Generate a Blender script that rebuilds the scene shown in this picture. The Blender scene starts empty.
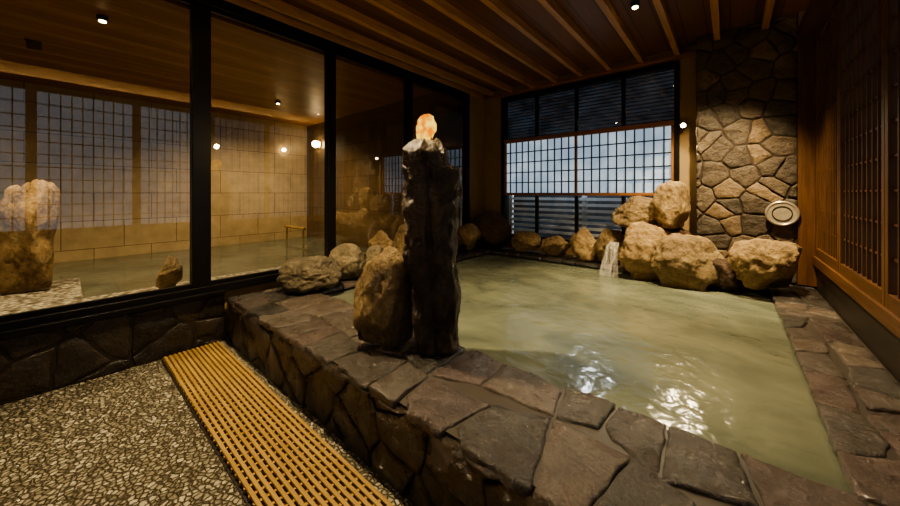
import bpy, bmesh, math, random
from mathutils import Vector, noise, Matrix
random.seed(4)
S=bpy.context.scene
S.view_settings.exposure=0.45
try: S.view_settings.look='AgX - Medium High Contrast'
except Exception: pass
YAW=math.radians(40.3)
def lin(c):
    out=[]
    for v in c:
        v=v/255.0
        out.append(v/12.92 if v<=0.04045 else ((v+0.055)/1.055)**2.4)
    return (out[0],out[1],out[2],1.0)
# ---------------------------------------------------------------- materials
class M:
    def __init__(s,name):
        s.m=bpy.data.materials.new(name); s.m.use_nodes=True
        s.t=s.m.node_tree; s.n=s.t.nodes; s.l=s.t.links
        s.b=s.n['Principled BSDF']; s.out=s.n['Material Output']
        s.tc=s.n.new('ShaderNodeTexCoord')
    def new(s,t,**k):
        n=s.n.new(t)
        for a,b in k.items(): setattr(n,a,b)
        return n
    def link(s,a,b): s.l.new(a,b)
    def noise(s,scale,detail=6,rough=0.6,vec=None,dist=0.0):
        n=s.new('ShaderNodeTexNoise'); n.inputs['Scale'].default_value=scale
        n.inputs['Detail'].default_value=detail; n.inputs['Roughness'].default_value=rough
        n.inputs['Distortion'].default_value=dist
        s.link(vec if vec is not None else s.tc.outputs['Object'],n.inputs['Vector'])
        return n.outputs['Fac']
    def mapping(s,scale=(1,1,1),rot=(0,0,0)):
        n=s.new('ShaderNodeMapping'); n.inputs['Scale'].default_value=scale; n.inputs['Rotation'].default_value=rot
        s.link(s.tc.outputs['Object'],n.inputs['Vector']); return n.outputs['Vector']
    def ramp(s,fac,stops,interp='LINEAR'):
        n=s.new('ShaderNodeValToRGB'); r=n.color_ramp; r.interpolation=interp
        while len(r.elements)<len(stops): r.elements.new(0.5)
        for e,(p,c) in zip(r.elements,stops):
            e.position=p; e.color=c if len(c)==4 else lin(c)
        s.link(fac,n.inputs['Fac']); return n.outputs['Color']
    def mix(s,a,b,fac,mode='MIX'):
        n=s.new('ShaderNodeMix',data_type='RGBA',blend_type=mode)
        for key,v in (('Factor',fac),('A',a),('B',b)):
            sk=[i for i in n.inputs if i.name==key and i.enabled][0]
            if hasattr(v,'links') : s.link(v,sk)
            else: sk.default_value=v
        return [o for o in n.outputs if o.enabled][0]
    def math(s,op,a,b=0.0,clamp=False):
        n=s.new('ShaderNodeMath',operation=op); n.use_clamp=clamp
        for i,v in enumerate((a,b)):
            if hasattr(v,'links'): s.link(v,n.inputs[i])
            else: n.inputs[i].default_value=v
        return n.outputs[0]
    def bump(s,h,strength=0.5,dist=0.02,prev=None):
        n=s.new('ShaderNodeBump'); n.inputs['Strength'].default_value=strength; n.inputs['Distance'].default_value=dist
        s.link(h,n.inputs['Height'])
        if prev is not None: s.link(prev,n.inputs['Normal'])
        s.link(n.outputs['Normal'],s.b.inputs['Normal']); return n.outputs['Normal']
    def wet(s,w,r,nrm=None):
        s.b.inputs['Coat Weight'].default_value=w; s.b.inputs['Coat Roughness'].default_value=r
        s.b.inputs['Coat IOR'].default_value=1.45
        if nrm is not None: s.link(nrm,s.b.inputs['Coat Normal'])
    def col(s,c):
        if hasattr(c,'links'): s.link(c,s.b.inputs['Base Color'])
        else: s.b.inputs['Base Color'].default_value=c
    def rough(s,r):
        if hasattr(r,'links'): s.link(r,s.b.inputs['Roughness'])
        else: s.b.inputs['Roughness'].default_value=r

def simple(name,c,rough=0.5,var=0.15,scale=8,bump=0.1,metal=0.0):
    m=M(name); f=m.noise(scale)
    a=lin(c); d=tuple(x*(1-var) for x in a[:3])+(1,); e=tuple(min(1,x*(1+var)) for x in a[:3])+(1,)
    m.col(m.ramp(f,[(0.3,d),(0.7,e)])); m.rough(rough); m.b.inputs['Metallic'].default_value=metal
    if bump: m.bump(m.noise(scale*6),bump,0.005)
    return m.m

def flagmat(name,stops,rlo,rhi,bumpd=0.02,bs=1.0,wet=0.0):
    m=M(name)
    at=m.new('ShaderNodeVertexColor'); at.layer_name='Col'
    sp=m.new('ShaderNodeSeparateColor'); m.link(at.outputs['Color'],sp.inputs['Color'])
    base=m.ramp(sp.outputs[0],stops)
    n1=m.noise(9,8,0.65); n2=m.noise(60,5,0.7)
    dark=m.ramp(n1,[(0.25,(0.45,0.43,0.42,1)),(0.7,(1.25,1.2,1.15,1))])
    c=m.mix(base,dark,1.0,'MULTIPLY')
    spk=m.ramp(n2,[(0.35,(0.6,0.6,0.6,1)),(0.7,(1.2,1.2,1.2,1))])
    m.col(m.mix(c,spk,0.8,'MULTIPLY'))
    mr=m.new('ShaderNodeMapRange'); m.link(m.noise(5,4,0.6),mr.inputs['Value'])
    mr.inputs['From Min'].default_value=0.35; mr.inputs['From Max'].default_value=0.65
    mr.inputs['To Min'].default_value=rlo; mr.inputs['To Max'].default_value=rhi
    m.rough(mr.outputs[0])
    b=m.bump(n1,bs,bumpd); b=m.bump(n2,bs*0.6,bumpd*0.35,b)
    if wet: m.wet(wet,0.12,b)
    return m.m

def rockmat(name,c1,c2,c3,r=0.7):
    m=M(name); n1=m.noise(4,9,0.65,dist=0.4); n2=m.noise(34,8,0.75)
    base=m.ramp(n1,[(0.3,c1),(0.52,c2),(0.75,c3)])
    v=m.ramp(n2,[(0.3,(0.4,0.37,0.33,1)),(0.6,(1.1,1.1,1.1,1))])
    oi=m.new('ShaderNodeObjectInfo')
    rr=m.ramp(oi.outputs['Random'],[(0,(0.75,0.75,0.75,1)),(1,(1.15,1.12,1.1,1))])
    m.col(m.mix(m.mix(base,v,0.85,'MULTIPLY'),rr,1.0,'MULTIPLY')); m.rough(r)
    b=m.bump(n1,1.0,0.09); m.bump(n2,1.0,0.035,b)
    return m.m

def woodmat(name,c1,c2,axis='Z',rough=0.45):
    m=M(name); sc={'X':(1,14,14),'Y':(14,1,14),'Z':(14,14,1)}[axis]
    f=m.noise(3.0,8,0.6,m.mapping(sc),0.5)
    m.col(m.ramp(f,[(0.3,c1),(0.7,c2)])); m.rough(rough); m.bump(f,0.15,0.004)
    return m.m

def plankmat(name,c1,c2,axis,width,rough=0.45,line=0.04):
    m=M(name); sep=m.new('ShaderNodeSeparateXYZ'); m.link(m.tc.outputs['Object'],sep.inputs[0])
    o=sep.outputs[axis]
    q=m.math('DIVIDE',o,width); fr=m.math('FRACT',q); fl=m.math('FLOOR',q)
    wn=m.new('ShaderNodeTexWhiteNoise',noise_dimensions='1D'); m.link(fl,wn.inputs['W'])
    sc=(1,12,1) if axis=='Y' else (12,1,1)
    f=m.noise(3,7,0.6,m.mapping(sc),0.4)
    mixv=m.math('ADD',m.math('MULTIPLY',f,0.6),m.math('MULTIPLY',wn.outputs['Value'],0.4))
    base=m.ramp(mixv,[(0.25,c1),(0.75,c2)])
    ln=m.math('LESS_THAN',fr,line)
    m.col(m.mix(base,(0.01,0.006,0.003,1),ln)); m.rough(rough)
    return m.m

def tilemat(name,c1,c2,grout,ax,w,h,rough=0.4,off=0.5):
    m=M(name); sep=m.new('ShaderNodeSeparateXYZ'); m.link(m.tc.outputs['Object'],sep.inputs[0])
    cb=m.new('ShaderNodeCombineXYZ'); m.link(sep.outputs[ax],cb.inputs[0]); m.link(sep.outputs['Z'],cb.inputs[1])
    br=m.new('ShaderNodeTexBrick'); br.offset=off; m.link(cb.outputs[0],br.inputs['Vector'])
    br.inputs['Scale'].default_value=1; br.inputs['Brick Width'].default_value=w; br.inputs['Row Height'].default_value=h
    br.inputs['Mortar Size'].default_value=0.005; br.inputs['Color1'].default_value=lin(c1); br.inputs['Color2'].default_value=lin(c2); br.inputs['Mortar'].default_value=lin(grout)
    v=m.ramp(m.noise(5,8,0.6),[(0.3,(0.78,0.78,0.78,1)),(0.7,(1.1,1.1,1.1,1))])
    m.col(m.mix(br.outputs['Color'],v,1.0,'MULTIPLY')); m.rough(rough); m.bump(br.outputs['Fac'],-0.4,0.005)
    return m.m

def emis(name,c,strength,c2=None,base=None,sc=14):
    m=M(name)
    if c2 is not None:
        cc=m.ramp(m.noise(sc,3,0.5),[(0.4,c),(0.62,c2)])
        m.link(cc,m.b.inputs['Emission Color']); m.col(lin(base) if base else cc)
    else:
        m.b.inputs['Emission Color'].default_value=lin(c); m.col(lin(base or c))
    if base: m.b.inputs['Specular IOR Level'].default_value=0.0; m.rough(1.0)
    m.b.inputs['Emission Strength'].default_value=strength; return m.m

def glassmat(name,tint=(0.9,0.9,0.88),k=2.0,base=0.05):
    m=M(name); m.n.remove(m.b)
    lw=m.new('ShaderNodeLayerWeight'); lw.inputs['Blend'].default_value=0.5
    p=m.math('POWER',lw.outputs['Facing'],4.0)
    f=m.math('MULTIPLY',m.math('ADD',m.math('MULTIPLY',p,0.95),base),k,True)
    tr=m.new('ShaderNodeBsdfTransparent'); tr.inputs[0].default_value=tint+(1,)
    gl=m.new('ShaderNodeBsdfGlossy'); gl.inputs['Roughness'].default_value=0.0; gl.inputs[0].default_value=(1,1,1,1)
    mx=m.new('ShaderNodeMixShader'); m.link(f,mx.inputs[0]); m.link(tr.outputs[0],mx.inputs[1]); m.link(gl.outputs[0],mx.inputs[2])
    m.link(mx.outputs[0],m.out.inputs['Surface']); return m.m

def watermat(name,c1,c2,rough=0.13,b1=0.3,b2=0.25):
    m=M(name); f=m.noise(2.0,3,0.5,m.mapping((1,1.3,1)),0.6)
    m.col(m.ramp(f,[(0.3,c1),(0.7,c2)])); m.rough(rough)
    m.b.inputs['IOR'].default_value=1.45
    b=m.bump(m.noise(3.5,2,0.5,None,0.3),b1,0.08); m.bump(m.noise(13,2,0.5,None,0.3),b2,0.02,b)
    return m.m

cop=flagmat('wet_flagstone',[(0,(46,45,43)),(0.25,(72,68,62)),(0.45,(90,74,68)),(0.6,(60,58,54)),(0.8,(88,82,74)),(1,(106,96,86))],0.2,0.45,0.035,1.0,0.9)
facem=flagmat('wet_wall_stone',[(0,(46,39,30)),(0.5,(64,53,40)),(1,(82,68,50))],0.2,0.4,0.08,1.0,0.9)
dadom=flagmat('dado_stone',[(0,(40,36,30)),(0.5,(54,48,40)),(1,(66,57,46))],0.25,0.45,0.02,1.0,0.4)
pilm=flagmat('pillar_stone',[(0,(76,68,57)),(0.35,(108,95,77)),(0.6,(92,86,76)),(1,(138,119,92))],0.4,0.6,0.035)
grout=simple('dark_grout',(44,37,28),0.5)
grout2=simple('mortar',(56,44,32),0.6)
grout3=simple('wet_coping_mortar',(56,50,42),0.55)
tan=rockmat('tan_boulder',(110,88,58),(176,150,106),(222,200,152))
brn=rockmat('brown_boulder',(60,44,32),(106,82,60),(142,114,86),0.6)
blk=rockmat('grey_boulder',(90,80,62),(156,142,112),(198,184,150),0.6)
frame=simple('black_bronze_frame',(24,22,20),0.35,0.1,8,0,0.3)
plaster=simple('beige_plaster',(150,126,88),0.85,0.08,5,0.2)
wood=woodmat('cedar_z',(112,72,40),(158,108,62),'Z')
woody=woodmat('cedar_y',(154,112,70),(198,152,102),'Y')
woodx=woodmat('cedar_x',(128,84,48),(172,118,70),'X')
dwood=woodmat('dark_cedar',(76,50,30),(110,76,46),'Z')
dwoody=woodmat('dark_cedar_y',(76,50,30),(110,76,46),'Y')
glass=glassmat('window_glass',k=2.3)
# ---------------------------------------------------------------- mesh helpers
def link(ob):
    S.collection.objects.link(ob); return ob
def empty(name):
    e=bpy.data.objects.new(name,None); return link(e)
def boxes(name,bl,mat,bevel=0.0,parent=None):
    me=bpy.data.meshes.new(name); vs=[];fs=[]
    for (x0,x1,y0,y1,z0,z1) in bl:
        i=len(vs)
        vs+=[(x0,y0,z0),(x1,y0,z0),(x1,y1,z0),(x0,y1,z0),(x0,y0,z1),(x1,y0,z1),(x1,y1,z1),(x0,y1,z1)]
        fs+=[(i,i+3,i+2,i+1),(i+4,i+5,i+6,i+7),(i,i+1,i+5,i+4),(i+1,i+2,i+6,i+5),(i+2,i+3,i+7,i+6),(i+3,i,i+4,i+7)]
    me.from_pydata(vs,[],fs); me.materials.append(mat); me.update()
    ob=link(bpy.data.objects.new(name,me))
    if bevel:
        b=ob.modifiers.new('b','BEVEL'); b.width=bevel; b.segments=2
    if parent: ob.parent=parent
    return ob
def quad(name,pts,mat,parent=None):
    me=bpy.data.meshes.new(name); me.from_pydata(pts,[],[tuple(range(len(pts)))]); me.materials.append(mat)
    ob=link(bpy.data.objects.new(name,me))
    if parent: ob.parent=parent
    return ob
def clip(poly,n,c):
    out=[];L=len(poly)
    for i in range(L):
        a=poly[i];b=poly[(i+1)%L]
        da=a[0]*n[0]+a[1]*n[1]-c; db=b[0]*n[0]+b[1]*n[1]-c
        if da<=0: out.append(a)
        if (da<0<db) or (db<0<da):
            t=da/(da-db); out.append((a[0]+(b[0]-a[0])*t,a[1]+(b[1]-a[1])*t))
    return out
def voronoi_cells(rnd,W,H,cell,cv,gap,jit,brick):
    nx=max(1,round(W/cell)); ny=max(1,round(H/cv)); cx=W/nx; cy=H/ny
    P=[];out=[]
    for i in range(-2,nx+2):
        for j in range(-2,ny+2):
            P.append(((i+.5+(brick if j%2 else 0)+rnd.uniform(-jit,jit))*cx,(j+.5+rnd.uniform(-jit,jit)*.8)*cy))
    for k,p in enumerate(P):
        poly=[(0,0),(W,0),(W,H),(0,H)]
        for m_,q in enumerate(P):
            if m_==k: continue
            dx=q[0]-p[0];dy=q[1]-p[1];d=math.hypot(dx,dy)
            if d>4*max(cell,cv): continue
            n=(dx/d,dy/d); c=n[0]*(p[0]+q[0])/2+n[1]*(p[1]+q[1])/2-gap/2
            poly=clip(poly,n,c)
            if len(poly)<3: break
        if len(poly)>=3: out.append(poly)
    return out
def paver_cells(rnd,W,H,cell,rows,gap):
    # irregular four-sided paving laid in wandering rows
    out=[]
    off=[rnd.uniform(0,50) for _ in range(rows+1)]
    def yb(j,x):
        if j==0: return 0.0
        if j==rows: return H
        return H*(j/rows)+ H/rows*0.36*noise.noise(Vector((x*3.2,off[j],j*3.3)))*2
    for j in range(rows):
        x=-rnd.uniform(0,cell*.7); br=[]
        while x<W+cell:
            br.append((x+rnd.uniform(-.2,.2)*cell,x+rnd.uniform(-.2,.2)*cell)); x+=cell*rnd.uniform(.65,1.4)
        for a,b in zip(br[:-1],br[1:]):
            q=[(a[0],yb(j,a[0])),(b[0],yb(j,b[0])),(b[1],yb(j+1,b[1])),(a[1],yb(j+1,a[1]))]
            if rnd.random()<.55:   # knocked-off corner
                k=rnd.randrange(4); p0=q[k-1];p1=q[k];p2=q[(k+1)%4]; f=rnd.uniform(.12,.32)
                q[k:k+1]=[(p1[0]+(p0[0]-p1[0])*f,p1[1]+(p0[1]-p1[1])*f),(p1[0]+(p2[0]-p1[0])*f,p1[1]+(p2[1]-p1[1])*f)]
            poly=list(q)
            n_=len(q)
            for i in range(n_):
                p=q[i];r=q[(i+1)%n_]; dx=r[0]-p[0];dy=r[1]-p[1];d=math.hypot(dx,dy)
                if d<1e-5: continue
                n=(dy/d,-dx/d)
                if poly: poly=clip(poly,n,n[0]*p[0]+n[1]*p[1]-gap/2)
            if poly: poly=clip(poly,(-1,0),0)
            if poly: poly=clip(poly,(1,0),W)
            if poly: poly=clip(poly,(0,-1),0)
            if poly: poly=clip(poly,(0,1),H)
            if len(poly)>=3: out.append(poly)
    return out
def flags(name,O,U,V,N,W,H,cell,thick,gap,mat,seed,jit=0.42,dome=0.006,hvar=0.01,parent=None,cellv=None,brick=0.3,tilt=.02,rows=0,rough_edge=0.0):
    rnd=random.Random(seed); O=Vector(O);U=Vector(U);V=Vector(V);N=Vector(N)
    cv=cellv or cell
    cells=paver_cells(rnd,W,H,cell,rows,gap) if rows else voronoi_cells(rnd,W,H,cell,cv,gap,jit,brick)
    vs=[];fs=[];cols=[]
    for k,poly in enumerate(cells):
        pp=[]
        for i in range(len(poly)):
            a=poly[i];b=poly[(i+1)%len(poly)]
            L=math.hypot(b[0]-a[0],b[1]-a[1])
            if L<0.004: continue
            ns=max(1,int(L/0.025))
            for s in range(ns):
                t=s/ns; x=a[0]+(b[0]-a[0])*t;y=a[1]+(b[1]-a[1])*t
                if s>0:
                    w=noise.noise_vector(Vector((x*16+seed,y*16,k)))*0.010
                    x+=w.x;y+=w.y
                if rough_edge and y<0.012: y+=rough_edge*noise.noise(Vector((x*9,seed,k)))
                pp.append((min(max(x,-0.004),W+0.004),min(max(y,-0.004-rough_edge),H+0.004)))
        if len(pp)<3: continue
        cxn=sum(a[0] for a in pp)/len(pp);cyn=sum(a[1] for a in pp)/len(pp)
        ar=abs(sum(pp[i][0]*pp[(i+1)%len(pp)][1]-pp[(i+1)%len(pp)][0]*pp[i][1] for i in range(len(pp))))/2
        if ar<cell*cv*0.03: continue
        rad=math.sqrt(ar/3.14)
        th=thick+rnd.uniform(-hvar,hvar); tx=rnd.uniform(-tilt,tilt);ty=rnd.uniform(-tilt,tilt)
        col=rnd.random(); bw=min(0.010,rad*0.3)/rad
        rings=[(1,0),(1,th-0.008),(1-bw*0.45,th-0.002),(1-bw,th),(0.8,th+dome*.45),(0.6,th+dome*0.8),(0.4,th+dome),(0.2,th+dome)]
        st=len(vs)
        for (sc,hh) in rings:
            for (x,y) in pp:
                X=cxn+(x-cxn)*sc;Y=cyn+(y-cyn)*sc
                z=hh
                if hh>0: z+=tx*(X-cxn)+ty*(Y-cyn)+ noise.noise(Vector((X*11,Y*11,seed)))*0.009*(1 if sc<1 else .6)
                vs.append(tuple(O+U*X+V*Y+N*z)); cols.append(col)
        vs.append(tuple(O+U*cxn+V*cyn+N*(th+dome))); cols.append(col); ci=len(vs)-1
        n=len(pp)
        for r in range(len(rings)-1):
            for i in range(n):
                a=st+r*n+i;b=st+r*n+(i+1)%n
                fs.append((a,b,b+n,a+n))
        r=len(rings)-1
        for i in range(n): fs.append((st+r*n+i,st+r*n+(i+1)%n,ci))
    me=bpy.data.meshes.new(name); me.from_pydata(vs,[],fs); me.materials.append(mat)
    ca=me.color_attributes.new('Col','FLOAT_COLOR','POINT')
    for i,c in enumerate(cols): ca.data[i].color=(c,c,c,1)
    bm=bmesh.new(); bm.from_mesh(me); bmesh.ops.recalc_face_normals(bm,faces=bm.faces); bm.to_mesh(me); bm.free()
    for p in me.polygons: p.use_smooth=True
    ob=link(bpy.data.objects.new(name,me))
    if parent: ob.parent=parent
    return ob
def rock(name,cx,cy,z0,z1,w,dep,mat,seed,yaw=YAW,nf=11,amp=0.12,box=0.0,prof=None):
    rnd=random.Random(seed)
    bm=bmesh.new(); bmesh.ops.create_icosphere(bm,subdivisions=5,radius=1)
    pl=[]
    for _ in range(nf):
        v=Vector((rnd.gauss(0,1),rnd.gauss(0,1),rnd.gauss(0,.8))).normalized(); pl.append((v,rnd.uniform(.62,.88)))
    off=Vector((seed*3.1,seed*1.7,seed*0.9))
    for v in bm.verts:
        n=v.co.normalized(); r=1.0
        if box:
            mx=max(abs(n.x),abs(n.y),abs(n.z)); r=r*(1-box)+box*0.85/mx
        for p,o in pl:
            d=n.dot(p)
            if d>0.05:
                q=o/d
                if q<r+0.12:
                    h=max(0,0.12-abs(q-r))/0.12
                    r=min(r,q)-h*h*0.12*0.25
        r*=1+amp*noise.fractal(n*1.5+off,1.0,2.0,4)+0.05*noise.fractal(n*6+off,1.0,2.0,5)
        v.co=n*r
    lo=Vector([min(v.co[i] for v in bm.verts) for i in range(3)]);hi=Vector([max(v.co[i] for v in bm.verts) for i in range(3)])
    sz=Vector((w,dep,z1-z0))
    for v in bm.verts:
        t=(v.co.z-lo.z)/(hi.z-lo.z)
        for i in range(3): v.co[i]=((v.co[i]-lo[i])/(hi[i]-lo[i])-.5)*sz[i]
        if prof:
            for a in range(len(prof)-1):
                if prof[a][0]<=t<=prof[a+1][0]:
                    u=(t-prof[a][0])/(prof[a+1][0]-prof[a][0])
                    s=prof[a][1]*(1-u)+prof[a+1][1]*u; sh=prof[a][2]*(1-u)+prof[a+1][2]*u
                    v.co.x=v.co.x*s+sh*sz.x; v.co.y*=s
                    break
        if v.co.z<-sz.z*0.38: v.co.z=-sz.z*0.5+ (v.co.z+sz.z*0.5)*0.3
    me=bpy.data.meshes.new(name); bm.to_mesh(me); bm.free(); me.materials.append(mat)
    for p in me.polygons: p.use_smooth=True
    ob=link(bpy.data.objects.new(name,me)); ob.location=(cx,cy,(z0+z1)/2); ob.rotation_euler=(0,0,yaw)
    return ob
def cyl(name,p,r,h,mat,axis='Z',seg=32,parent=None,r2=None):
    bm=bmesh.new(); bmesh.ops.create_cone(bm,cap_ends=True,segments=seg,radius1=r,radius2=r if r2 is None else r2,depth=h)
    me=bpy.data.meshes.new(name); bm.to_mesh(me); bm.free(); me.materials.append(mat)
    ob=link(bpy.data.objects.new(name,me)); ob.location=p
    if axis=='Y': ob.rotation_euler=(math.pi/2,0,0)
    if axis=='X': ob.rotation_euler=(0,math.pi/2,0)
    if parent: ob.parent=parent
    return ob
def torus(name,p,R,r,mat,rot,parent=None):
    bm=bmesh.new(); vs=[]
    A=40;B=10
    for i in range(A):
        a=2*math.pi*i/A
        for j in range(B):
            b=2*math.pi*j/B
            vs.append(bm.verts.new(((R+r*math.cos(b))*math.cos(a),(R+r*math.cos(b))*math.sin(a),r*math.sin(b))))
    for i in range(A):
        for j in range(B):
            bm.faces.new((vs[i*B+j],vs[((i+1)%A)*B+j],vs[((i+1)%A)*B+(j+1)%B],vs[i*B+(j+1)%B]))
    me=bpy.data.meshes.new(name); bm.to_mesh(me); bm.free(); me.materials.append(mat)
    for q in me.polygons: q.use_smooth=True
    ob=link(bpy.data.objects.new(name,me)); ob.location=p; ob.rotation_euler=rot
    if parent: ob.parent=parent
    return ob
# ================================================================ ROOM
XL=-3.15; XR=0.60; YB=4.60; ZC=2.86; YF=-2.4
m=M('pebble_floor')
wv=m.mix(m.tc.outputs['Object'],m.noise(20,2),0.012,'ADD')
vo=m.new('ShaderNodeTexVoronoi',feature='F1'); vo.inputs['Scale'].default_value=46
m.link(wv,vo.inputs['Vector'])
ve=m.new('ShaderNodeTexVoronoi',feature='DISTANCE_TO_EDGE'); ve.inputs['Scale'].default_value=46
m.link(wv,ve.inputs['Vector'])
sp=m.new('ShaderNodeSeparateColor'); m.link(vo.outputs['Color'],sp.inputs[0])
pc=m.ramp(sp.outputs[0],[(0,(104,99,84)),(0.35,(138,131,112)),(0.7,(162,155,134)),(1,(192,186,164))])
edge=m.ramp(ve.outputs['Distance'],[(0.03,(0,0,0,1)),(0.20,(1,1,1,1))])
m.col(m.mix(lin((62,55,41)),pc,edge)); m.rough(0.3); m.bump(edge,0.8,0.007)
floor=boxes('floor',[(XL-.1,XR+.1,YF,0.9,-0.1,0.0)],m.m)
wl=boxes('wall_left',[(XL-.14,XL-.012,YF,4.7,-0.1,0.40),(XL-.14,XL,YF,4.7,2.76,ZC),(XL-.14,XL,4.17,4.7,0.40,2.76)],plaster)
boxes('dado_backing',[(XL-.012,XL+.012,YF,.86,0,0.40)],grout,0,wl)
flags('dado_stones',(XL-.006,YF,0),(0,1,0),(0,0,1),(1,0,0),0.86-YF,0.375,0.30,0.024,0.012,dadom,11,0.4,0.004,0.003,wl,0.19)
boxes('dado_cap',[(XL-.02,XL+.035,YF,0.86,0.378,0.405)],grout,0.004,wl)
WX0,WX1=-2.80,-0.44
boxes('wall_back',[(XL-.14,WX0,YB,YB+.14,0,ZC),(WX1,XR+.2,YB,YB+.14,0,ZC),(WX0,WX1,YB,YB+.14,2.72,ZC),(WX0,WX1,YB,YB+.14,0,0.52)],plaster)
boxes('wall_front',[(XL-.14,XR+.2,YF-.14,YF,0,ZC)],plaster)
cp=plankmat('ceiling_planks',(92,60,36),(124,86,54),'X',0.18)
ceil=boxes('ceiling',[(XL-.14,XR+.2,YF-.1,YB+.14,ZC,ZC+.1)],cp)
raf=[]; x=-2.98
while x<XR:
    raf.append((x-.026,x+.026,YF,YB-.001,ZC-.08,ZC+.002)); x+=0.36
boxes('rafters',raf,woody,0.003,ceil)
boxes('trim_1',[(XL,XR,YB-.035,YB,ZC-.12,ZC-.07)],woodx,0.003)
boxes('trim_2',[(XL,XL+.035,YF,YB-.04,ZC-.10,ZC-.03)],woody,0.003)
# ================================================================ LEFT GLAZING
w1=empty('window_1')
fr=[(XL-.07,XL+.03,YF,4.16,2.68,2.76),(XL-.07,XL+.04,YF,4.16,0.405,0.47)]
for y,wd in ((-1.6,.09),(-.45,.05),(0.708,.12),(1.81,.085),(2.90,.085),(4.13,.07)):
    fr.append((XL-.06,XL+.025,y-wd/2,y+wd/2,0.47,2.68))
boxes('frame',fr,frame,0.004,w1)
fr2=[]
for a,b in ((-1.55,-.48),(-.42,.645),(.77,1.765),(1.855,2.855),(2.945,4.09)):
    fr2+= [(XL-.03,XL,a,b,0.47,0.50),(XL-.03,XL,a,b,2.65,2.68)]
boxes('sashes',fr2,frame,0.002,w1)
quad('pane',[(XL-.015,YF,.47),(XL-.015,4.13,.47),(XL-.015,4.13,2.68),(XL-.015,YF,2.68)],glass,w1)
boxes('track',[(XL-.02,XL+.075,YF,.86,0.405,0.425)],frame,0.003,w1)
# ================================================================ BACK WINDOW
w2=empty('window_2')
nite=M('night_garden_glow'); f=nite.noise(2.5,5,0.6,nite.mapping((1,1,1.5)))
cc=nite.ramp(f,[(0.35,(16,20,26)),(0.7,(56,66,78))]); nite.col((0,0,0,1)); nite.link(cc,nite.b.inputs['Emission Color']); nite.b.inputs['Emission Strength'].default_value=.6  # screen base is black; night tones put in as its own glow
Y0=YB
fr=[(WX0,WX1,Y0-.03,Y0+.1,2.66,2.72),(WX0,WX0+.05,Y0-.03,Y0+.1,.52,2.66),(WX1-.05,WX1,Y0-.03,Y0+.1,.52,2.66),(WX0,WX1,Y0-.03,Y0+.1,.50,.55)]
for x in (-2.21,-1.62,-1.03):
    fr.append((x-.02,x+.02,Y0,Y0+.05,2.04,2.66))
    fr.append((x-.02,x+.02,Y0,Y0+.05,.55,1.16))
boxes('frame',fr,frame,0.003,w2)
boxes('transom',[(WX0+.05,WX1-.05,Y0-.035,Y0+.06,1.985,2.04)],woodx,0.004,w2)
boxes('sill_rail',[(WX0+.05,WX1-.05,Y0-.035,Y0+.06,1.165,1.20)],woodx,0.004,w2)
st=[]
for x in (-2.735,-1.62,-.505): st.append((x-.016,x+.016,Y0-.02,Y0+.02,1.205,1.985))
boxes('shoji_stiles',st,wood,0.002,w2)
ku=[]
n=22
for i in range(1,n):
    x=-2.75+i*(2.26/n); ku.append((x-.007,x+.007,Y0-.004,Y0+.012,1.205,1.985))
for i in range(1,5):
    z=1.205+i*.156; ku.append((-2.74,-.5,Y0-.005,Y0+.011,z-.007,z+.007))
boxes('kumiko',ku,frame,0,w2)
paper=emis('shoji_paper_glow',(146,166,186),0.72,(178,194,208),None,3)  # light from behind the paper put in as emission
quad('paper',[(-2.75,Y0+.02,1.205),(-.49,Y0+.02,1.205),(-.49,Y0+.02,1.985),(-2.75,Y0+.02,1.985)],paper,w2)
quad('pane_upper',[(-2.75,Y0+.03,2.04),(-.49,Y0+.03,2.04),(-.49,Y0+.03,2.66),(-2.75,Y0+.03,2.66)],glass,w2)
quad('pane_lower',[(-2.75,Y0+.03,.55),(-.49,Y0+.03,.55),(-.49,Y0+.03,1.155),(-2.75,Y0+.03,1.155)],glass,w2)
lv=[]
for i in range(7):
    z=.60+i*.085; lv.append((WX0,WX1,Y0+.25,Y0+.27,z-.02,z+.02))
for x in (WX0,-1.6,WX1): lv.append((x-.03,x+.03,Y0+.272,Y0+.32,0,1.2))
boxes('garden_fence',lv,simple('weathered_slats',(190,192,190),.7))
boxes('garden_screen',[(WX0-1.5,WX1+1.5,Y0+1.0,Y0+1.02,0,3.2)],nite.m)
boxes('garden_ground',[(WX0-1.5,WX1+1.5,Y0+.145,Y0+1.0,-.05,0)],grout)
lv=[]
for i in range(13):
    z=2.07+i*.047; lv.append((WX0,WX1,Y0+.075,Y0+.09,z-.005,z+.005))
boxes('blind_slats',lv,simple('blind_slat_dark',(30,30,30),.5),0,w2)
# ================================================================ STONE PILLAR
PX0,PX1,PY=-0.27,0.475,4.40
sp_=empty('stone_pillar')
boxes('core',[(PX0+.02,PX1,PY+.002,YB-.001,0.36,ZC-.001)],grout2,0,sp_)
flags('facing_front',(PX0,PY+.022,.36),(1,0,0),(0,0,1),(0,-1,0),PX1-PX0,ZC-.36,.20,.03,.012,pilm,23,.48,.003,.006,sp_,.19)
flags('facing_side',(PX0+.022,YB,.36),(0,-1,0),(0,0,1),(-1,0,0),YB-PY-.0,ZC-.36,.2,.025,.014,pilm,27,.3,.004,.004,sp_,.22)
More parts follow.
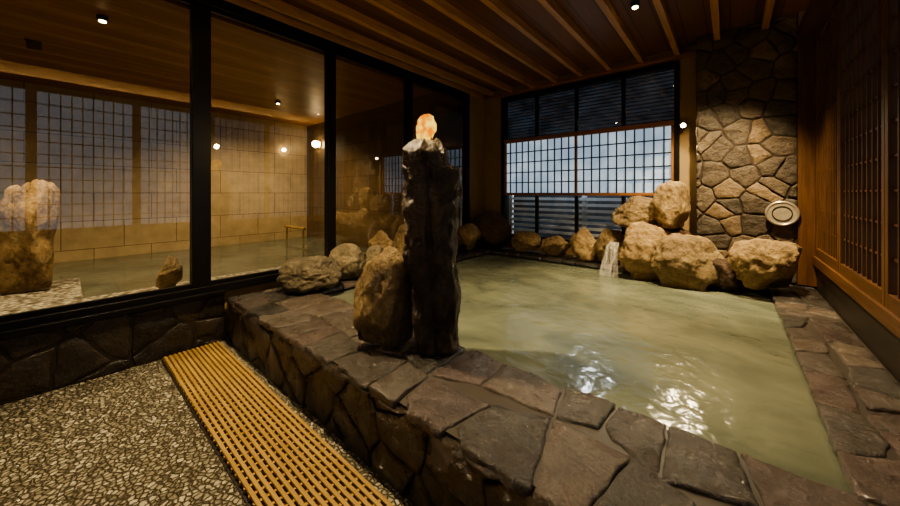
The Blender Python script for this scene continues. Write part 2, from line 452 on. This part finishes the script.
# ================================================================ RIGHT WALL
boxes('wall_right',[(XR+.08,XR+.2,YF,YB,0,0.60),(XR,XR+.2,YF,YB,2.62,ZC),(XR+.08,XR+.2,YF,-1.25,.6,2.62)],plaster)
boxes('trim_3',[(XR-.125,XR+.02,4.36,4.46,.36,ZC-.001)],dwood,.004)
db=empty('door_ledge')
boxes('ledge_stone',[(XR-.01,XR+.079,.88,4.36,0.30,0.56),(XR-.01,XR+.079,YF,.88,0,0.56)],grout,0.006,db)
boxes('ledge_rail',[(XR-.035,XR+.079,YF,4.36,0.56,0.64)],dwoody,.004,db)
paper_r=emis('shoji_glow_strong',(140,152,164),1.0)  # backlight put into the paper as glow, stronger on the nearer doors
paper_d=emis('shoji_glow_weak',(104,106,110),0.32)
paper_m=emis('shoji_glow_mid',(112,118,126),0.6)
def lattice(name,y0,y1,paper,wd,wdy):
    e=empty(name); z0,z1=.64,2.60
    boxes('stiles',[(XR-.02,XR+.02,y0,y0+.045,z0,z1),(XR-.02,XR+.02,y1-.045,y1,z0,z1)],wd,.003,e)
    boxes('rails',[(XR-.02,XR+.02,y0+.045,y1-.045,z0,z0+.075),(XR-.02,XR+.02,y0+.045,y1-.045,z1-.06,z1)],wdy,.003,e)
    n=9; b=[]
    for i in range(1,n):
        y=y0+.045+(y1-y0-.09)*i/n; b.append((XR-.012,XR+.006,y-.006,y+.006,z0+.075,z1-.06))
    boxes('bars',b,wd,0,e)
    b=[]
    k=11
    for i in range(1,k):
        z=z0+.075+(z1-z0-.135)*i/k; b.append((XR-.004,XR+.012,y0+.045,y1-.045,z-.006,z+.006))
    boxes('cross_bars',b,wdy,0,e)
    quad('paper',[(XR+.018,y0+.03,z0+.04),(XR+.018,y1-.03,z0+.04),(XR+.018,y1-.03,z1-.03),(XR+.018,y0+.03,z1-.03)],paper,e)
ys=[4.36,3.52,2.62,1.70,.75,-.25,-1.25]
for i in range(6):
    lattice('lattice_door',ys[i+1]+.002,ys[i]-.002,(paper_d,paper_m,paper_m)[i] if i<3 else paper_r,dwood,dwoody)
cv=empty('ceiling_fill_cove')  # cove added to hold a fill light for the ceiling
boxes('shelf',[(XR-.13,XR-.0005,YF+.01,4.355,2.602,2.625)],dwoody,.002,cv)
boxes('lip',[(XR-.13,XR-.112,YF+.01,4.355,2.625,2.69)],dwoody,.002,cv)  # lip added to hide the fill light from view
# ================================================================ BATH
zt=0.325
ba=empty('stone_bath')
X1=XR-.015
boxes('surround_core',[(XL+.02,X1,.90,1.43,0.001,zt+.014),(XL+.016,-2.72,1.43,4.1,0.001,zt+.014),(.28,X1,1.43,4.1,0.001,zt+.014),(XL+.016,X1,4.1,YB-.005,0.001,zt+.014)],grout3,0,ba)
flags('coping_front',(XL+.03,.868,zt-.005),(1,0,0),(0,1,0),(0,0,1),X1-XL-.035,.582,.225,.03,.010,cop,17,.26,.001,.004,ba,.26,.5,.012,rows=2,rough_edge=.022)
flags('coping_left',(XL+.46,1.455,zt-.005),(0,1,0),(-1,0,0),(0,0,1),2.64,.44,.24,.03,.012,cop,6,.26,.001,.003,ba,.25,.5,.01,rows=2)
flags('coping_right',(.58,1.455,zt-.005),(0,1,0),(-1,0,0),(0,0,1),2.64,.315,.24,.03,.010,cop,8,.26,.001,.003,ba,.26,.5,.01,rows=2)
flags('coping_back',(XL+.02,4.07,zt-.005),(1,0,0),(0,1,0),(0,0,1),X1-XL-.03,.5,.25,.03,.012,cop,9,.3,.001,.003,ba,.25,rows=2)
flags('face_front',(X1-.005,.902,.002),(-1,0,0),(0,0,1),(0,-1,0),X1-XL-.03,.325,.34,.030,.004,facem,15,.42,.008,.006,ba,.17)
wat=watermat('bath_water_surface',(82,88,76),(116,120,102),0.15,.2,.28)
boxes('water',[(-2.73,.29,1.42,4.11,0.20,.298)],wat,0,ba)
# ================================================================ DRAIN GRATING
g=empty('drain_grating')
bam=woodmat('grating_resin',(146,116,64),(182,150,90),'X',.35)
boxes('recess_slab',[(XL+.05,XR-.1,.462,.815,0.0005,.004)],simple('recess_shade',(26,20,12),.6),0,g)  # flat slab; shade of the drain recess put into its dark colour
sl=[]
y=.475
while y<.80:
    sl.append((XL+.06,XR-.12,y,y+.0165,.010,.028)); y+=.0265
boxes('slats',sl,bam,.003,g)
cr=[];x=XL+.07
while x<XR-.13:
    cr.append((x,x+.012,.470,.806,.004,.022)); x+=.05
boxes('cross_ribs',cr,bam,0,g)
# ================================================================ LANTERN POST
def post():
    bm=bmesh.new()
    prof=[(0,-.095,.13,-.11,.10),(.10,-.10,.13,-.115,.10),(.30,-.125,.125,-.12,.11),(.50,-.15,.115,-.12,.11),(.62,-.16,.12,-.125,.11),(.78,-.17,.13,-.12,.11),(.92,-.175,.14,-.12,.11),(.965,-.175,.135,-.12,.105),(.985,-.172,.085,-.11,.1),(1.06,-.165,.07,-.11,.09),(1.08,-.15,.06,-.10,.08),(1.115,-.12,.035,-.08,.07),(1.125,-.10,.01,-.07,.06)]
    sub=[]
    for i in range(len(prof)-1):
        K=12 if prof[i+1][0]-prof[i][0]>.05 else 3
        for k in range(K):
            t=k/K; sub.append(tuple(prof[i][j]*(1-t)+prof[i+1][j]*t for j in range(5)))
    sub.append(prof[-1])
    base=[(-.7,-1),(-.2,-1.05),(-.05,-.88),(.3,-.98),(.80,-.75),(1,.1),(.85,.8),(.2,1),(-.5,.95),(-.95,.55),(-1,-.2),(-.95,-.8)]
    pts=[]
    for i in range(len(base)):
        a=base[i];b=base[(i+1)%len(base)]
        for k in range(9):
            t=k/9; pts.append((a[0]+(b[0]-a[0])*t,a[1]+(b[1]-a[1])*t))
    rings=[]
    for (z,xl,xr,yf,yb) in sub:
        cx=(xl+xr)/2;cy=(yf+yb)/2;hx=(xr-xl)/2;hy=(yb-yf)/2;row=[]
        for (a,b) in pts:
            q=Vector((a*1.1,b*1.1,z*5))
            k=1+.12*noise.fractal(q,1,2,6)+.22*(.25-abs(noise.noise(q*1.9+Vector((5,3,1)))))+.04*noise.noise(Vector((a*8,b*8,z*14)))
            row.append(bm.verts.new((cx+a*hx*k,cy+b*hy*k,z+(.015*noise.noise(Vector((a*3,b*3,z*5))) if z>.02 else 0))))
        rings.append(row)
    n=len(pts)
    for r in range(len(rings)-1):
        for i in range(n):
            bm.faces.new((rings[r][i],rings[r][(i+1)%n],rings[r+1][(i+1)%n],rings[r+1][i]))
    bm.faces.new(rings[-1]); bm.faces.new(list(reversed(rings[0])))
    m=M('dark_split_stone'); n1=m.noise(5,8,.65,m.mapping((1,1,.6)),.6)
    m.col(m.ramp(n1,[(.3,(38,28,20)),(.55,(74,56,39)),(.8,(128,100,68))])); m.rough(.4)
    b=m.bump(n1,1,.10); b=m.bump(m.noise(30,6,.7),.8,.025,b); m.wet(.6,.15,b)
    me=bpy.data.meshes.new('lantern_post'); bm.to_mesh(me); bm.free(); me.materials.append(m.m)
    for p in me.polygons: p.use_smooth=True
    ob=link(bpy.data.objects.new('lantern_post',me)); ob.location=(-1.235,1.335,.362); ob.rotation_euler=(0,0,YAW)
    return ob
post()
lm=emis('lantern_glow',(226,124,6),1.25,(255,216,84),(20,10,2),22)
lan=rock('stone_lantern',-1.275,1.302,1.487,1.635,.115,.10,lm,77,nf=4,box=.5,prof=[(0,1.1,0),(.5,1,0),(1,.75,.05)])
C=0.362
rock('boulder',-1.47,1.17,C,.905,.35,.22,tan,33,nf=7,prof=[(0,1.05,-.02),(.3,1.05,-.02),(.6,.98,0),(.85,.9,.06),(1,.8,.1)],box=.25)
L=[(-2.80,1.42,C,.65,.52,.36,blk,143),(-2.90,1.84,C,.70,.36,.34,blk,142),(-2.80,2.11,C,.66,.20,.24,blk,146),(-2.93,2.30,C,.79,.30,.26,tan,49),(-2.93,2.62,C,.85,.32,.3,tan,52),(-2.93,3.0,C,.78,.36,.3,tan,55),(-2.93,3.42,C,.7,.36,.34,brn,58),
   (-2.92,3.86,C,.76,.38,.34,tan,61),(-2.78,4.27,C,.94,.58,.38,brn,64),(-2.22,4.30,C,.66,.42,.32,tan,67),(-1.79,4.30,C,.63,.42,.32,tan,70),(-1.40,4.29,C,.76,.38,.34,tan,73),(-1.09,4.26,C,.78,.36,.34,tan,76),
   (-.64,4.02,C-.08,.90,.66,.44,tan,79),(-.80,4.27,.72,1.17,.58,.40,tan,182),(-.46,4.19,.82,1.335,.40,.30,tan,185),(-.47,4.30,C,.86,.42,.30,brn,88),(-.32,3.92,C-.08,.81,.60,.42,tan,191),(-.03,3.97,C-.05,.62,.30,.3,brn,94),(.255,3.97,C,.815,.60,.42,tan,97)]
for (x,y,a,b,w,d,mt,s) in L:
    rock('boulder',x,y,a,b,w,d,mt,s,nf=5 if s>100 else 11,box=0.25 if s>100 else 0)
def spout():
    bm=bmesh.new(); rows=[]
    for i in range(14):
        t=i/13; y=4.08-.26*t; z=.64-.34*t*t; w=.045+.05*t
        rows.append([bm.verts.new((-1.0+w*(k/5-1)*1.0,y+.01*math.sin(k*2+i),z)) for k in range(11)])
    for i in range(13):
        for k in range(10): bm.faces.new((rows[i][k],rows[i][k+1],rows[i+1][k+1],rows[i+1][k]))
    m=M('falling_water'); m.col((.9,.88,.8,1)); m.rough(.2); f=m.noise(6,4,.5,m.mapping((8,1,1)))
    m.link(m.ramp(f,[(.35,(.05,.05,.05,1)),(.7,(.35,.35,.35,1))]),m.b.inputs['Alpha'])
    me=bpy.data.meshes.new('water_spout'); bm.to_mesh(me); bm.free(); me.materials.append(m.m)
    for p in me.polygons: p.use_smooth=True
    link(bpy.data.objects.new('water_spout',me))
spout()
rl=empty('round_dial')
gold=simple('brass',(224,186,116),.3,.1,8,0,.8)
silver=simple('brushed_steel',(210,200,180),.3,.1,8,0,.7)
torus('rim',(.37,4.335,1.01),.105,.012,silver,(math.pi/2,0,0),rl)
cyl('face',(.37,4.34,1.01),.10,.02,simple('dial_face',(150,142,124),.3,.2,20,0),'Y',40,rl)
torus('inner_ring',(.37,4.327,1.01),.066,.004,grout,(math.pi/2,0,0),rl)
boxes('bracket',[(.36,.38,4.345,4.365,.99,1.03)],silver,0,rl)
# ================================================================ INNER BATH ROOM
IX=-7.0; IY=3.45; IZ=2.64; XI=XL-.145
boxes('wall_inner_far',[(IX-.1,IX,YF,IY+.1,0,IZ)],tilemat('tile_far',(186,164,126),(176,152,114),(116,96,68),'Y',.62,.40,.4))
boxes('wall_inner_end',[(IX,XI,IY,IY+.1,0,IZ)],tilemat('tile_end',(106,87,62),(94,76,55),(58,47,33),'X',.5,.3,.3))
boxes('wall_inner_side',[(XI-.5,XI-.4,IY+.1,4.7,0,IZ)],plaster)
boxes('wall_inner_front',[(IX,XI,YF-.1,YF,0,IZ)],plaster)
boxes('ceiling_inner',[(IX,XI+.06,YF,4.7,IZ,IZ+.12)],plankmat('inner_ceiling_planks',(122,84,50),(150,108,68),'X',.15,.4,.03))
boxes('floor_inner',[(IX,XI,YF,IY,0,.045)],simple('inner_tile',(90,80,64),.4))
boxes('bath_water_inner',[(IX+.01,-4.97,YF+.01,IY-.01,.05,.25),(-4.965,-3.96,.13,IY-.01,.05,.25),(-4.965,-3.96,YF+.01,-1.41,.05,.25)],watermat('inner_water',(76,80,70),(104,108,92),.1,.15,.15))
pm=M('white_pebbles'); vo=pm.new('ShaderNodeTexVoronoi'); vo.inputs['Scale'].default_value=30; pm.link(pm.tc.outputs['Object'],vo.inputs['Vector'])
pm.col(pm.ramp(vo.outputs['Distance'],[(0.1,(190,184,164)),(.7,(80,72,58))])); pm.rough(.5); pm.bump(vo.outputs['Distance'],-.8,.01)
boxes('pebble_ledge',[(-3.95,XI,YF+.01,IY-.01,.046,.36)],pm.m,.01)
boxes('pebble_ledge',[(-4.95,-3.97,-1.4,.12,.046,.36)],pm.m,.01)
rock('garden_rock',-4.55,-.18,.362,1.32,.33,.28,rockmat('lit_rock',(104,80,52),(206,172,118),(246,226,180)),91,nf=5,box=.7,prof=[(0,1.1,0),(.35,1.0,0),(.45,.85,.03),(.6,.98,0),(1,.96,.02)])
rock('boulder',-3.66,.60,.362,.66,.16,.2,tan,93)
hr=empty('handrail')
brass=simple('warm_steel',(230,204,150),.25,.05,8,0,.9)
cyl('rail',(-5.6,2.55,.62),.022,.7,brass,'X',16,hr); cyl('leg_1',(-5.9,2.55,.435),.016,.37,brass,'Z',16,hr); cyl('leg_2',(-5.3,2.55,.435),.016,.37,brass,'Z',16,hr)
bulb=emis('warm_bulb',(255,226,170),22)
def sconce(x,y,z,nx,ny,r=.05):
    e=empty('wall_sconce')
    cyl('plate',(x+nx*.012,y+ny*.012,z),r*1.1,.02,gold,'X' if nx else 'Y',24,e)
    bm=bmesh.new(); bmesh.ops.create_icosphere(bm,subdivisions=3,radius=r); me=bpy.data.meshes.new('globe'); bm.to_mesh(me); bm.free(); me.materials.append(bulb)
    o=link(bpy.data.objects.new('globe',me)); o.location=(x+nx*(.03+r*.8),y+ny*(.03+r*.8),z); o.parent=e
sconce(-6.45,IY,2.2,0,-1,.07); sconce(IX,2.95,2.08,1,0,.035)
boxes('air_vent',[(-5.3,-5.0,-.22,-.12,IZ-.012,IZ)],frame,.003)
def light(name,typ,loc,en,col,size=.1,spot=None,target=None,blend=.6):
    d=bpy.data.lights.new(name,typ); d.energy=en; d.color=col
    if typ!='AREA': d.shadow_soft_size=size
    if spot: d.spot_size=math.radians(spot); d.spot_blend=blend
    o=link(bpy.data.objects.new(name,d)); o.location=loc
    t=Vector(target)-Vector(loc) if target else Vector((0,0,-1))
    o.rotation_euler=t.to_track_quat('-Z','Y').to_euler(); return o
W=(1.0,.77,.45)
def downlight(x,y,z,en,spot=100,target=None,col=W,blend=.8):
    e=empty('downlight')
    cyl('housing',(x,y,z-.02),.035,.04,frame,'Z',24,e)
    cyl('lens',(x,y,z-.043),.022,.006,bulb,'Z',24,e)
    l=light('beam','SPOT',(x,y,z-.06),en,col,.04,spot,target,blend); l.parent=e
downlight(.12,3.42,ZC-.0,380,72,(-.25,4.1,.9))
downlight(-.63,3.24,ZC-.0,300,85,(-.45,2.9,.3))
downlight(-2.0,.95,ZC-.0,290,105,(-1.75,1.25,.3))
downlight(-1.9,-.7,ZC-.0,175,140,(-2.1,.1,0))  # added downlight out of view, general warm fill
downlight(-3.9,.22,IZ,150,120,(-4.3,-.1,.8)); downlight(-5.4,2.2,IZ,190,140,(-5.9,2.3,0)); downlight(-5.6,-1.0,IZ,30,160)
downlight(-3.75,-.42,IZ,140,80,(-4.5,-.2,.8))  # added downlight out of view, to brighten the garden rock
# added fill light in a made-up cove over the lattice doors, brightens the ceiling
d=bpy.data.lights.new('ceiling_fill','AREA'); d.shape='RECTANGLE'; d.size=.03; d.size_y=5.6; d.energy=30; d.color=(1,.78,.5)
o=link(bpy.data.objects.new('ceiling_fill',d)); o.location=(XR-.06,.75,2.632); o.rotation_euler=(math.pi,0,0); o.parent=cv
ws=empty('wall_spotlight'); cyl('body',(-.40,4.56,1.96),.03,.07,frame,'Y',20,ws); cyl('lens',(-.40,4.52,1.96),.024,.008,bulb,'Y',20,ws)
l=light('beam','SPOT',(-.40,4.50,1.96),30,(1,.82,.5),.03,120,(-.6,3.8,.9)); l.parent=ws
l=light('lantern_light','POINT',(-1.275,1.302,1.80),5,(1,.68,.32),.03)
light('fence_fill','SPOT',(-1.6,5.1,2.4),160,(.85,.92,1),.05,130,(-1.6,4.9,.5))  # added light outside, brightens the fence slats
w=bpy.data.worlds.new('night'); S.world=w; w.use_nodes=True
w.node_tree.nodes['Background'].inputs[0].default_value=(.05,.07,.1,1); w.node_tree.nodes['Background'].inputs[1].default_value=.3
cd=bpy.data.cameras.new('camera'); cd.lens=13.2; cd.sensor_width=36; cd.shift_y=-60/900; cd.clip_start=.02
co=link(bpy.data.objects.new('camera',cd)); co.location=(0,0,1.2); co.rotation_euler=(math.pi/2,0,YAW)
S.camera=co
